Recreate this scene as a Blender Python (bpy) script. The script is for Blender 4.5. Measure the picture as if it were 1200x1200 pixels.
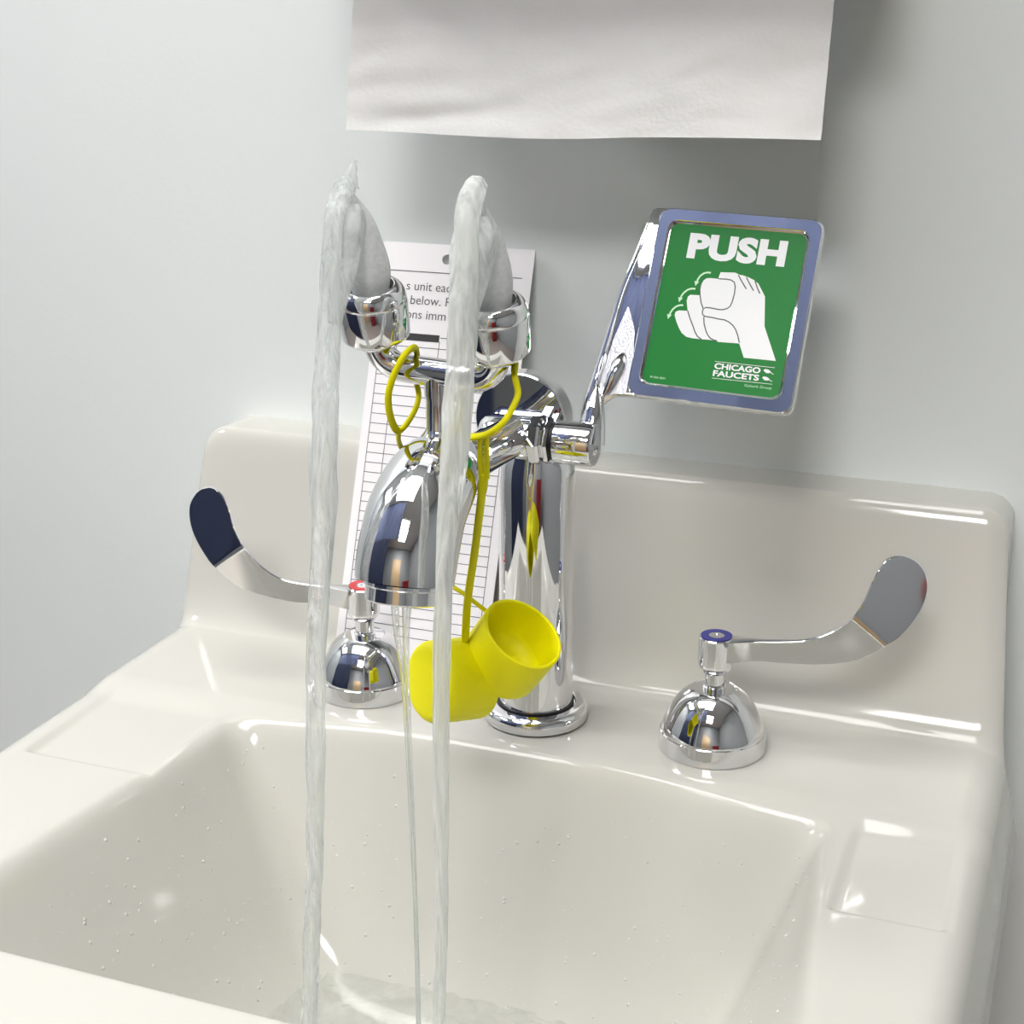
import bpy, bmesh, math, random
from mathutils import Vector, Matrix, noise
from mathutils.geometry import tessellate_polygon

sc = bpy.context.scene
for o in list(bpy.data.objects):
    bpy.data.objects.remove(o)
COL = sc.collection

# ------------------------------------------------------------------ camera, world, exposure, ceiling lights
cam_d = bpy.data.cameras.new('camera')
cam_d.sensor_width = 36.0
cam_d.lens = 1844.0 / 1200.0 * 36.0
cam_d.clip_start = 0.01
cam = bpy.data.objects.new('camera', cam_d)
COL.objects.link(cam)
_r = Vector((0.93420447, 0.356738, 0.0))
_u = Vector((-0.11201304, 0.29333316, 0.94942548))
_f = Vector((-0.33869615, 0.88695753, -0.31399246))
cam.matrix_world = Matrix(((_r.x, _u.x, -_f.x, 0.27305435), (_r.y, _u.y, -_f.y, -0.75254387),
                           (_r.z, _u.z, -_f.z, 0.38444), (0, 0, 0, 1)))
sc.camera = cam
w = bpy.data.worlds.new('world')
sc.world = w
w.use_nodes = True
w.node_tree.nodes['Background'].inputs[0].default_value = (0.8, 0.86, 0.9, 1)
w.node_tree.nodes['Background'].inputs[1].default_value = 0.3
try:
    sc.cycles.caustics_reflective = False
except AttributeError:
    pass
vs = sc.view_settings
vs.view_transform = 'Standard'
vs.look = 'None'
vs.gamma = 1.0
vs.use_curve_mapping = False
vs.exposure = 0.0
# ceiling fixtures: centre x, y, size x, size y, strength
LAMPS = [(-1.75, -0.55, 0.60, 0.60, 26.0), (0.22, -1.95, 0.60, 0.60, 32.0), (-0.30, -0.55, 1.10, 0.80, 9.2)]
BEND = 14
CEIL = 1.65
FLOOR = -0.86
WALL_Y = 0.130


# ------------------------------------------------------------------ materials
def new_mat(name):
    m = bpy.data.materials.new(name)
    m.use_nodes = True
    return m, m.node_tree.nodes, m.node_tree.links


def pmat(name, col, rough=0.5, metal=0.0, spec=0.5, bump=0.0, bscale=200.0, var=0.0, vscale=8.0, coat=0.0, trans=0.0, ior=1.5, stretch=(1, 1, 1), sss=0.0):
    m, n, l = new_mat(name)
    b = n['Principled BSDF']
    b.inputs['Base Color'].default_value = (*col, 1)
    b.inputs['Roughness'].default_value = rough
    b.inputs['Metallic'].default_value = metal
    b.inputs['Specular IOR Level'].default_value = spec
    b.inputs['Coat Weight'].default_value = coat
    b.inputs['Coat Roughness'].default_value = 0.04
    b.inputs['Transmission Weight'].default_value = trans
    b.inputs['IOR'].default_value = ior
    if sss:
        b.inputs['Subsurface Weight'].default_value = sss
        b.inputs['Subsurface Radius'].default_value = (0.01, 0.01, 0.01)
    tc = n.new('ShaderNodeTexCoord')
    mp = n.new('ShaderNodeMapping')
    mp.inputs['Scale'].default_value = stretch
    l.new(tc.outputs['Object'], mp.inputs['Vector'])
    if var:
        t = n.new('ShaderNodeTexNoise')
        t.inputs['Scale'].default_value = vscale
        t.inputs['Detail'].default_value = 4
        l.new(mp.outputs[0], t.inputs['Vector'])
        r = n.new('ShaderNodeMapRange')
        r.inputs['To Min'].default_value = 1 - var
        r.inputs['To Max'].default_value = 1 + var
        l.new(t.outputs['Fac'], r.inputs['Value'])
        mx = n.new('ShaderNodeMix')
        mx.data_type = 'RGBA'
        mx.blend_type = 'MULTIPLY'
        mx.inputs['Factor'].default_value = 1
        mx.inputs[6].default_value = (*col, 1)
        l.new(r.outputs[0], mx.inputs[7])
        l.new(mx.outputs[2], b.inputs['Base Color'])
    if bump:
        t = n.new('ShaderNodeTexNoise')
        t.inputs['Scale'].default_value = bscale
        t.inputs['Detail'].default_value = 3
        l.new(mp.outputs[0], t.inputs['Vector'])
        bp = n.new('ShaderNodeBump')
        bp.inputs['Strength'].default_value = bump
        bp.inputs['Distance'].default_value = 0.001
        l.new(t.outputs['Fac'], bp.inputs['Height'])
        l.new(bp.outputs[0], b.inputs['Normal'])
    return m


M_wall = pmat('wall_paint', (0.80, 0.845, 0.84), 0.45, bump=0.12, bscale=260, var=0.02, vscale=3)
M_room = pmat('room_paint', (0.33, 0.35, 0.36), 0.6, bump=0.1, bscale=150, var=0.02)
M_ceil = pmat('ceiling_tile', (0.66, 0.66, 0.65), 0.9, bump=0.3, bscale=120, var=0.03)
M_floor = pmat('floor_vinyl', (0.27, 0.24, 0.22), 0.4, var=0.08, vscale=30)
M_cer = pmat('glazed_ceramic', (0.56, 0.55, 0.51), 0.09, spec=0.5, var=0.008, vscale=12)
M_chrome = pmat('polished_chrome', (0.80, 0.80, 0.815), 0.035, metal=1.0, var=0.02, vscale=60)
M_chrome2 = pmat('cast_chrome', (0.62, 0.62, 0.64), 0.28, metal=1.0, bump=0.2, bscale=900, var=0.05, vscale=200)
M_black = pmat('black_gasket', (0.012, 0.012, 0.014), 0.5, var=0.05)
M_grey = pmat('grey_spray_plate', (0.30, 0.31, 0.31), 0.5, var=0.05)
M_yel = pmat('yellow_rubber', (0.88, 0.82, 0.0), 0.5, spec=0.3, bump=0.05, bscale=400, var=0.02, vscale=40, sss=0.15)
M_card = pmat('card_stock', (0.87, 0.85, 0.875), 0.45, var=0.01)
M_ink = pmat('black_ink', (0.03, 0.028, 0.03), 0.6, var=0.05)
M_inkg = pmat('grey_ink', (0.10, 0.10, 0.11), 0.6, var=0.05)
M_line = pmat('table_line_ink', (0.13, 0.13, 0.16), 0.6, var=0.05)
M_green = pmat('green_sticker', (0.0, 0.155, 0.018), 0.35, spec=0.25, var=0.03, vscale=30)
M_white = pmat('white_print', (0.68, 0.69, 0.70), 0.35, var=0.01)
M_pline = pmat('grey_print_line', (0.05, 0.07, 0.06), 0.5, var=0.02)
M_mint = pmat('pale_green_print', (0.42, 0.68, 0.45), 0.4, var=0.02)
M_red = pmat('red_index', (0.55, 0.03, 0.035), 0.35, var=0.03)
M_blue = pmat('blue_index', (0.03, 0.03, 0.22), 0.35, var=0.03)
M_towel = pmat('towel_paper', (0.80, 0.80, 0.79), 0.95, spec=0.1, bump=0.2, bscale=420, var=0.02, vscale=90)
M_disp = pmat('dispenser_plastic', (0.25, 0.26, 0.28), 0.3, var=0.03)
M_navy = pmat('navy_cloth', (0.010, 0.017, 0.05), 0.85, var=0.2, vscale=14)
M_bluec = pmat('blue_cloth', (0.042, 0.058, 0.125), 0.8, var=0.1, vscale=14)
M_door = pmat('beige_wood', (0.62, 0.44, 0.25), 0.45, var=0.08, vscale=10, stretch=(6, 6, 0.5))
M_redp = pmat('dark_red_plastic', (0.30, 0.015, 0.02), 0.4, var=0.03)


def water_mat(name, white_lo, white_hi, clear, scale, stretch, wcol=(0.90, 0.925, 0.925)):
    m, n, l = new_mat(name)
    out = n['Material Output']
    n.remove(n['Principled BSDF'])
    tc = n.new('ShaderNodeTexCoord')
    mp = n.new('ShaderNodeMapping')
    mp.inputs['Scale'].default_value = stretch
    l.new(tc.outputs['Object'], mp.inputs['Vector'])
    t = n.new('ShaderNodeTexNoise')
    t.inputs['Scale'].default_value = scale
    t.inputs['Detail'].default_value = 4
    t.inputs['Distortion'].default_value = 0.8
    l.new(mp.outputs[0], t.inputs['Vector'])
    r = n.new('ShaderNodeMapRange')
    r.inputs['From Min'].default_value = 0.35
    r.inputs['From Max'].default_value = 0.65
    r.inputs['To Min'].default_value = white_lo
    r.inputs['To Max'].default_value = white_hi
    l.new(t.outputs['Fac'], r.inputs['Value'])
    bp = n.new('ShaderNodeBump')
    bp.inputs['Strength'].default_value = 0.7
    bp.inputs['Distance'].default_value = 0.0015
    l.new(t.outputs['Fac'], bp.inputs['Height'])
    g = n.new('ShaderNodeBsdfGlass')
    g.inputs['IOR'].default_value = 1.33
    g.inputs['Roughness'].default_value = 0.03
    g.inputs['Color'].default_value = (0.97, 0.985, 0.98, 1)
    l.new(bp.outputs[0], g.inputs['Normal'])
    tr = n.new('ShaderNodeBsdfTransparent')
    tr.inputs['Color'].default_value = (0.98, 0.99, 0.985, 1)
    mt = n.new('ShaderNodeMixShader')
    mt.inputs[0].default_value = clear
    l.new(g.outputs[0], mt.inputs[1])
    l.new(tr.outputs[0], mt.inputs[2])
    d = n.new('ShaderNodeBsdfDiffuse')
    d.inputs['Color'].default_value = (*wcol, 1)
    tl = n.new('ShaderNodeBsdfTranslucent')
    tl.inputs['Color'].default_value = (*wcol, 1)
    ma = n.new('ShaderNodeMixShader')
    ma.inputs[0].default_value = 0.45
    l.new(d.outputs[0], ma.inputs[1])
    l.new(tl.outputs[0], ma.inputs[2])
    mx = n.new('ShaderNodeMixShader')
    l.new(r.outputs[0], mx.inputs[0])
    l.new(mt.outputs[0], mx.inputs[1])
    l.new(ma.outputs[0], mx.inputs[2])
    l.new(mx.outputs[0], out.inputs['Surface'])
    return m


M_stream = water_mat('streaky_water', 0.04, 0.55, 0.55, 170.0, (1, 1, 0.07))
M_thin = water_mat('clear_water', 0.02, 0.25, 0.55, 160.0, (1, 1, 0.1))
M_foam = water_mat('aerated_foam', 0.86, 1.0, 0.3, 420.0, (1, 1, 1), (0.86, 0.87, 0.875))
M_froth = water_mat('frothy_water', 0.45, 0.9, 0.4, 150.0, (1, 1, 0.6), (0.92, 0.935, 0.93))
M_pool = water_mat('pool_water', 0.0, 0.30, 0.8, 60.0, (1, 1, 1), (0.78, 0.80, 0.76))
M_drop = water_mat('droplet_water', 0.6, 0.7, 0.9, 60.0, (1, 1, 1))


# ------------------------------------------------------------------ object helpers
def link(name, me, mat, parent=None, smooth=True, ang=40, loc=None):
    me.materials.clear()
    me.materials.append(mat)
    if smooth:
        for p in me.polygons:
            p.use_smooth = True
        me.set_sharp_from_angle(angle=math.radians(ang))
    o = bpy.data.objects.new(name, me)
    COL.objects.link(o)
    if parent:
        o.parent = parent
        o.matrix_parent_inverse = parent_world(parent).inverted()
    return o


def parent_world(p):
    m = p.matrix_basis.copy()
    if p.parent:
        m = parent_world(p.parent) @ p.matrix_parent_inverse @ m
    return m


def tag(o, label=None, cat=None, group=None, kind=None):
    if label:
        o['label'] = label
    if cat:
        o['category'] = cat
    if group:
        o['group'] = group
    if kind:
        o['kind'] = kind
    return o


def empty(name, loc, label, cat, group=None):
    o = bpy.data.objects.new(name, None)
    o.empty_display_size = 0.02
    o.location = loc
    COL.objects.link(o)
    return tag(o, label, cat, group)


def mesh(verts, faces, fix=True):
    me = bpy.data.meshes.new('mesh')
    me.from_pydata([tuple(v) for v in verts], [], faces)
    if fix:
        bm = bmesh.new()
        bm.from_mesh(me)
        bmesh.ops.remove_doubles(bm, verts=bm.verts, dist=1e-7)
        bmesh.ops.recalc_face_normals(bm, faces=bm.faces)
        bm.to_mesh(me)
        bm.free()
    me.update()
    return me


def join(*ms):
    bm = bmesh.new()
    for m in ms:
        bm.from_mesh(m)
    me = bpy.data.meshes.new('mesh')
    bm.to_mesh(me)
    bm.free()
    return me


def frame(axis, up=None):
    z = Vector(axis).normalized()
    x = Vector((0, 0, 1)) if up is None else Vector(up)
    if abs(x.normalized().dot(z)) > 0.99:
        x = Vector((0, 1, 0))
    x = (x - z * x.dot(z)).normalized()
    y = z.cross(x)
    return x, y, z


def lathe(prof, origin=(0, 0, 0), axis=(0, 0, 1), seg=64, closed=False):
    x, y, z = frame(axis)
    o = Vector(origin)
    V, F = [], []
    n = len(prof)
    for k in range(seg):
        a = 2 * math.pi * k / seg
        d = x * math.cos(a) + y * math.sin(a)
        for (r, h) in prof:
            V.append(o + d * r + z * h)
    for k in range(seg):
        k2 = (k + 1) % seg
        for i in range(n - 1 if not closed else n):
            j = (i + 1) % n
            F.append((k * n + i, k2 * n + i, k2 * n + j, k * n + j))
    me = mesh(V, F)
    bm = bmesh.new()
    bm.from_mesh(me)
    bmesh.ops.dissolve_degenerate(bm, dist=1e-7, edges=bm.edges)
    bmesh.ops.recalc_face_normals(bm, faces=bm.faces)
    bm.to_mesh(me)
    bm.free()
    return me


def arc(cx, cz, r, a0, a1, n=6):
    return [(cx + r * math.cos(math.radians(a0 + (a1 - a0) * i / n)), cz + r * math.sin(math.radians(a0 + (a1 - a0) * i / n))) for i in range(n + 1)]


def catmull(P, n=8, closed=False):
    P = [tuple(p) for p in P]
    D = len(P[0])
    out = []
    N = len(P)
    R = range(N if closed else N - 1)
    for i in R:
        if closed:
            a, b, c, d = P[(i - 1) % N], P[i], P[(i + 1) % N], P[(i + 2) % N]
        else:
            a, b, c, d = P[max(i - 1, 0)], P[i], P[i + 1], P[min(i + 2, N - 1)]
        for k in range(n):
            t = k / n
            out.append(tuple(0.5 * (2 * b[j] + (c[j] - a[j]) * t + (2 * a[j] - 5 * b[j] + 4 * c[j] - d[j]) * t * t
                                    + (3 * b[j] - a[j] - 3 * c[j] + d[j]) * t ** 3) for j in range(D)))
    if not closed:
        out.append(P[-1])
    return out


def tube(P, R, seg=24, closed=False, cap=True, flat=None, rough=None, up=None):
    """sweep: P points, R radii (number or list), flat=(sx, sy) squashes the section, rough(i, a) scales the radius"""
    P = [Vector(p) for p in P]
    n = len(P)
    if not hasattr(R, '__len__'):
        R = [R] * n
    T = []
    for i in range(n):
        if closed:
            T.append((P[(i + 1) % n] - P[i - 1]).normalized())
        else:
            T.append((P[min(i + 1, n - 1)] - P[max(i - 1, 0)]).normalized())
    x, y, z = frame(T[0], up)
    V, F = [], []
    for i in range(n):
        t = T[i]
        x = (x - t * x.dot(t)).normalized()
        y = t.cross(x)
        for k in range(seg):
            a = 2 * math.pi * k / seg
            r = R[i] * (rough(i, a, P[i]) if rough else 1)
            sx, sy = flat if flat else (1, 1)
            V.append(P[i] + x * math.cos(a) * r * sx + y * math.sin(a) * r * sy)
    for i in range(n if closed else n - 1):
        j = (i + 1) % n
        for k in range(seg):
            k2 = (k + 1) % seg
            F.append((i * seg + k, i * seg + k2, j * seg + k2, j * seg + k))
    if cap and not closed:
        F.append(tuple(range(seg)))
        F.append(tuple(range((n - 1) * seg, n * seg)))
    return mesh(V, F)


def extrude_poly(pts, h0, h1, M, bevel=0.0, bseg=2):
    """pts 2D outline, extruded from h0 to h1 along local z, M = local-to-world matrix"""
    bm = bmesh.new()
    vs_ = [bm.verts.new((p[0], p[1], h0)) for p in pts]
    f = bm.faces.new(vs_)
    r = bmesh.ops.extrude_face_region(bm, geom=[f])
    up = [g for g in r['geom'] if isinstance(g, bmesh.types.BMVert)]
    for v in up:
        v.co.z = h1
    bmesh.ops.recalc_face_normals(bm, faces=bm.faces)
    if bevel:
        es = [e for e in bm.edges if abs(e.verts[0].co.z - e.verts[1].co.z) < 1e-9]
        bmesh.ops.bevel(bm, geom=es, offset=bevel, segments=bseg, affect='EDGES', profile=0.5)
    bmesh.ops.transform(bm, matrix=M, verts=bm.verts)
    me = bpy.data.meshes.new('mesh')
    bm.to_mesh(me)
    bm.free()
    return me


def flat_poly(pts, h, M):
    vv = [Vector((p[0], p[1], 0)) for p in pts]
    tri = tessellate_polygon([vv])
    me = mesh([M @ Vector((p[0], p[1], h)) for p in pts], [tuple(t) for t in tri], fix=False)
    return me


def stroke(pts, wd, h, M):
    """flat ribbon along a 2D polyline"""
    n = len(pts)
    V, F = [], []
    for i in range(n):
        a = Vector(pts[max(i - 1, 0)])
        b = Vector(pts[min(i + 1, n - 1)])
        d = (b - a).normalized()
        q = Vector((-d.y, d.x)) * wd / 2
        p = Vector(pts[i])
        V += [M @ Vector((p.x + q.x, p.y + q.y, h)), M @ Vector((p.x - q.x, p.y - q.y, h))]
    for i in range(n - 1):
        F.append((2 * i, 2 * i + 1, 2 * i + 3, 2 * i + 2))
    return mesh(V, F, fix=False)


def rrect(x0, y0, x1, y1, r, n=6):
    out = []
    for (cx, cy, a) in ((x1 - r, y1 - r, 0), (x0 + r, y1 - r, 90), (x0 + r, y0 + r, 180), (x1 - r, y0 + r, 270)):
        for i in range(n + 1):
            t = math.radians(a + 90 * i / n)
            out.append((cx + r * math.cos(t), cy + r * math.sin(t)))
    return out


def round_poly(pts, r, n=4):
    """round the corners of a 2D outline; r number or list"""
    N = len(pts)
    out = []
    for i in range(N):
        rr = r[i] if hasattr(r, '__len__') else r
        p, a, b = Vector(pts[i]), Vector(pts[i - 1]), Vector(pts[(i + 1) % N])
        if rr <= 0:
            out.append(tuple(p))
            continue
        u1, u2 = (a - p), (b - p)
        d = min(rr, u1.length * 0.45, u2.length * 0.45)
        s, e = p + u1.normalized() * d, p + u2.normalized() * d
        for k in range(n + 1):
            t = k / n
            q = s * (1 - t) ** 2 + p * 2 * t * (1 - t) + e * t * t
            out.append((q.x, q.y))
    return out


def text_mesh(s, size, M, h=0.0, bold=0.0, sx=1.0, shear=0.0, fit=None, space=1.0):
    """flat lettering; fit=(width, height) scales it exactly to a box with its lower left corner at the origin of M"""
    cu = bpy.data.curves.new('text', 'FONT')
    cu.body = s
    cu.size = size
    cu.offset = bold
    cu.shear = shear
    cu.space_character = space
    cu.resolution_u = 4
    o = bpy.data.objects.new('text', cu)
    COL.objects.link(o)
    dg = bpy.context.evaluated_depsgraph_get()
    me = bpy.data.meshes.new_from_object(o.evaluated_get(dg))
    bpy.data.objects.remove(o)
    xs = [v.co.x for v in me.vertices]
    ys = [v.co.y for v in me.vertices]
    x0, x1, y0, y1 = min(xs), max(xs), min(ys), max(ys)
    for v in me.vertices:
        x, y = v.co.x, v.co.y
        if fit:
            x, y = (x - x0) / (x1 - x0) * fit[0], (y - y0) / (y1 - y0) * fit[1]
        v.co = M @ Vector((x * sx, y, h))
    me.update()
    return me


def box(x0, y0, z0, x1, y1, z1, bevel=0.0):
    bm = bmesh.new()
    bmesh.ops.create_cube(bm, size=1)
    for v in bm.verts:
        v.co = Vector(((x0 + x1) / 2 + v.co.x * (x1 - x0), (y0 + y1) / 2 + v.co.y * (y1 - y0), (z0 + z1) / 2 + v.co.z * (z1 - z0)))
    if bevel:
        bmesh.ops.bevel(bm, geom=bm.edges[:], offset=bevel, segments=3, affect='EDGES', profile=0.5)
    me = bpy.data.meshes.new('mesh')
    bm.to_mesh(me)
    bm.free()
    return me


# ------------------------------------------------------------------ the room
def struct(name, me, mat, parent=None):
    o = link(name, me, mat, parent, smooth=False)
    o['kind'] = 'structure'
    return o


RX0, RX1, RY0 = -2.4, 1.7, -2.9
struct('wall_back', box(RX0 - 0.1, WALL_Y, FLOOR - 0.1, RX1 + 0.1, WALL_Y + 0.1, CEIL + 0.1), M_wall)
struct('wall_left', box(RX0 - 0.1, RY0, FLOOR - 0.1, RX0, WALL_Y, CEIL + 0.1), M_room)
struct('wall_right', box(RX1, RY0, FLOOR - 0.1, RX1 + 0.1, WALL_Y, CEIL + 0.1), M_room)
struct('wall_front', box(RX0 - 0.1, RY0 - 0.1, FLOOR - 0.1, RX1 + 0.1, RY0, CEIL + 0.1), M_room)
struct('floor', box(RX0, RY0, FLOOR - 0.1, RX1, WALL_Y, FLOOR), M_floor)
struct('ceiling', box(RX0, RY0, CEIL, RX1, WALL_Y, CEIL + 0.1), M_ceil)
d1 = struct('door_1', box(-0.35, RY0, FLOOR, 0.55, RY0 + 0.04, FLOOR + 2.05, 0.004), M_door)
tb = link('door_handle', tube([(0.47, RY0 + 0.04, 0.14), (0.47, RY0 + 0.10, 0.14), (0.36, RY0 + 0.10, 0.14)], 0.01, 12), M_chrome, d1)
for s, nm in ((-1, 'trim_1'), (1, 'trim_2')):
    xx = 0.10 + s * 0.485
    struct(nm, box(xx - 0.035, RY0, FLOOR, xx + 0.035, RY0 + 0.05, FLOOR + 2.1, 0.004), M_room)
struct('baseboard_back', box(RX0, WALL_Y - 0.012, FLOOR, RX1, WALL_Y, FLOOR + 0.10, 0.003), M_disp)

def lamp_mat(strength):
    em, en, el = new_mat('lamp_diffuser')
    en.remove(en['Principled BSDF'])
    e_ = en.new('ShaderNodeEmission')
    e_.inputs['Color'].default_value = (1.0, 0.985, 0.96, 1)
    e_.inputs['Strength'].default_value = strength
    el.new(e_.outputs[0], en['Material Output'].inputs['Surface'])
    return em


for i, (lx, ly, sx_, sy_, pw_) in enumerate(LAMPS):
    t = empty('ceiling_light', (lx, ly, CEIL), ['white square ceiling light far left of the sink, seen as glints in the chrome',
                                               'white square ceiling light furthest from the wall, seen as glints in the chrome',
                                               'wide white ceiling light almost above the sink, seen as glints in the chrome'][i], 'ceiling light')
    hx, hy = sx_ / 2, sy_ / 2
    fr = join(box(lx - hx - .03, ly - hy - .03, CEIL - .03, lx + hx + .03, ly - hy, CEIL), box(lx - hx - .03, ly + hy, CEIL - .03, lx + hx + .03, ly + hy + .03, CEIL),
              box(lx - hx - .03, ly - hy, CEIL - .03, lx - hx, ly + hy, CEIL), box(lx + hx, ly - hy, CEIL - .03, lx + hx + .03, ly + hy, CEIL))
    link('frame', fr, M_white, t, smooth=False)
    link('diffuser', box(lx - hx, ly - hy, CEIL - .022, lx + hx, ly + hy, CEIL - .012), lamp_mat(pw_), t, smooth=False)

# unseen stand-ins added behind the camera to colour the chrome's reflections
def backdrop(x0, x1, y, z0, z1, mat, parent, name):
    V, F = [], []
    n = 90
    for j in range(2):
        for i in range(n + 1):
            x = x0 + (x1 - x0) * i / n
            V.append((x, y + 0.012 * math.sin(i * 0.75) + 0.004 * math.sin(i * 1.9 + 1), z0 if j == 0 else z1))
    for i in range(n):
        F.append((i, i + 1, n + 2 + i, n + 1 + i))
    me = mesh(V, F)
    bm = bmesh.new()
    bm.from_mesh(me)
    bmesh.ops.solidify(bm, geom=bm.faces[:], thickness=0.003)
    bm.to_mesh(me)
    bm.free()
    return link(name, me, mat, parent)


t = empty('person_stand_in', (-0.9, -1.05, FLOOR), 'navy and blue sheets added in place of a person, mirrored in the chrome', 'backdrop')  # added sheets stand in for a navy-clad person the chrome mirrors
backdrop(-1.95, -0.44, -1.05, FLOOR + 0.05, 0.80, M_navy, t, 'cloth')
backdrop(-1.95, -0.10, -1.05, 0.80, 1.60, M_bluec, t, 'upper_sheet')  # upper sheet added so the paddle border mirrors blue
link('rail', box(-1.97, -1.06, 1.59, -0.08, -1.04, 1.61, 0.003), M_chrome2, t)
t = empty('added_bin', (0.95, -2.2, FLOOR), 'dark red lidded bin, unseen, added to give the chrome its red reflection', 'bin')  # bin added only for the red tone in the chrome
link('body', box(0.72, -2.45, FLOOR, 1.18, -2.05, FLOOR + 1.0, 0.03), M_redp, t)
link('lid', box(0.70, -2.47, FLOOR + 1.0, 1.20, -2.03, FLOOR + 1.08, 0.03), M_redp, t)

# ------------------------------------------------------------------ sink
SXL, SXR, SYF = -0.266, 0.2505, -0.352


def sstep(a, b, v):
    t = max(0.0, min(1.0, (v - a) / (b - a)))
    return t * t * (3 - 2 * t)


def smin(a, b, k):
    h = max(k - abs(a - b), 0.0) / k
    return min(a, b) - h * h * k * 0.25


BD = 0.128


def basin_depth(x, y):
    """depth of the bowl below the deck, positive inside"""
    cx = 0.003
    hw_ = 0.166 + max(0.0, (-0.065 - y)) * 0.125
    back = -0.046 - 0.012 * sstep(0.05, 0.17, abs(x - cx))
    dr, dl = (cx + hw_ + 0.004) - x, x - (cx - hw_ + 0.004)
    db, df = back - y, y + 0.2885
    k = 0.020
    a = smin(dr * 2.3, dl * 1.65, k)
    b = smin(db * 2.3, df * 3.0, k)
    d = smin(a, b, 0.030)
    # rounded lip
    kk = 0.011
    d = 0.0 if d < -kk else ((d + kk) ** 2 / (4 * kk) if d < kk else d)
    flo = BD + 0.010 * (1 - sstep(0, 0.12, math.hypot(x - cx, y + 0.17)))
    return smin(d, flo, 0.05) if d > 0.03 else d


def deck_z(x, y):
    z = 0.0
    # side rims sit a touch lower than the faucet ledge
    z -= 0.0030 * sstep(-0.035, -0.060, y) if y < 0 else 0
    # soap dish recesses
    for s in (-1, 1):
        xc, hwid = (0.2125, 0.028) if s > 0 else (-0.2065, 0.040)
        ux = sstep(hwid, hwid - 0.006, abs(x - xc))
        uy = sstep(-0.134, -0.128, y) * sstep(-0.045, -0.062, y)
        ramp = 0.4 + 0.6 * (min(1, max(0, (-0.05 - y) / 0.08)))
        z -= 0.0036 * ux * uy * ramp
    d = basin_depth(x, y)
    z -= d
    # back splash
    bs = (y - 0.0535) * 3.05
    bs = smin(bs, 0.1185 - 0.02 * max(0, y - 0.10), 0.014)
    k = 0.030
    h = max(k - abs(z - bs), 0.0) / k
    z = max(z, bs) + h * h * k * 0.25
    # rounded outer edges
    rr = 0.016
    for e in (x - SXL, SXR - x, y - SYF):
        if e < rr:
            if e == SXR - x:
                e = 0.06 * rr + 0.94 * max(0.0, e)
            z -= rr - math.sqrt(max(0, rr * rr - (rr - e) ** 2))
    return z


def axis_pts(a, b, n, dens):
    """non-uniform sampling: dens = list of (start, end, step)"""
    out = [a]
    v = a
    while v < b - 1e-9:
        st = n
        for (s, e, k) in dens:
            if s - 1e-9 <= v < e - 1e-9:
                st = min(st, k)
        v += st
        out.append(min(v, b))
    return out


def edge_pts(v0, r, n=9, sgn=1):
    return [v0 + sgn * r * (1 - math.cos(math.pi / 2 * i / n)) for i in range(n)]


xs = edge_pts(SXL, 0.016) + [v for v in axis_pts(SXL + 0.016, SXR - 0.016, 0.0032, [(-0.256, -0.155, 0.0018), (0.165, 0.25, 0.0018)])] + edge_pts(SXR, 0.016, sgn=-1)[::-1]
ys = edge_pts(SYF, 0.016) + axis_pts(SYF + 0.016, WALL_Y, 0.0032, [(-0.30, -0.26, 0.0016), (-0.14, -0.12, 0.0015), (-0.075, -0.03, 0.0015), (0.03, 0.11, 0.0011)])
V, F = [], []
nx, ny = len(xs), len(ys)
for y in ys:
    for x in xs:
        V.append((x, y, deck_z(x, y)))
for j in range(ny - 1):
    for i in range(nx - 1):
        F.append((j * nx + i, j * nx + i + 1, (j + 1) * nx + i + 1, (j + 1) * nx + i))
# skirt all round, then the underside
loop = [(0, i) for i in range(nx)] + [(j, nx - 1) for j in range(1, ny)] + [(ny - 1, i) for i in range(nx - 2, -1, -1)] + [(j, 0) for j in range(ny - 2, 0, -1)]
rings = [[j * nx + i for (j, i) in loop]]
for (inset, zz, keep) in ((0.0, -0.022, 1), (0.0, -0.048, 0), (0.003, -0.056, 0), (0.010, -0.060, 0), (0.06, -0.075, 0), (0.085, -0.15, 0), (0.12, -0.158, 0)):
    ring = []
    for (j, i) in loop:
        x, y = xs[i], ys[j]
        x = x + (inset if x < SXL + 0.02 else 0) - ((inset + max(-0.0105, (zz + 0.0105) * 0.24)) if x > SXR - 0.02 else 0) if inset < 0.02 else max(SXL + inset, min(SXR - inset, x))
        y = max(SYF + inset, y)
        ring.append(len(V))
        z0 = V[j * nx + i][2]
        V.append((x, y, min(zz, z0 - 0.001)))
    rings.append(ring)
L = len(loop)
for a, b in zip(rings, rings[1:]):
    for k in range(L):
        F.append((a[k], b[k], b[(k + 1) % L], a[(k + 1) % L]))
F.append(tuple(rings[-1]))
def draft(p):
    t_ = min(0.045, max(0.0, p[1] - 0.045))
    k_ = 1 - (0.30 if p[0] > 0 else 0.06) * t_ / 0.262
    return (p[0] * k_, p[1], p[2])


V = [draft(p) for p in V]
sink_me = mesh(V, F, fix=False)
bm = bmesh.new()
bm.from_mesh(sink_me)
bmesh.ops.recalc_face_normals(bm, faces=bm.faces)
bm.to_mesh(sink_me)
bm.free()
sink = link('sink', sink_me, M_cer, ang=60)
tag(sink, 'cream white ceramic wall sink with back splash, soap ledges and a wet basin', 'sink')

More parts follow.
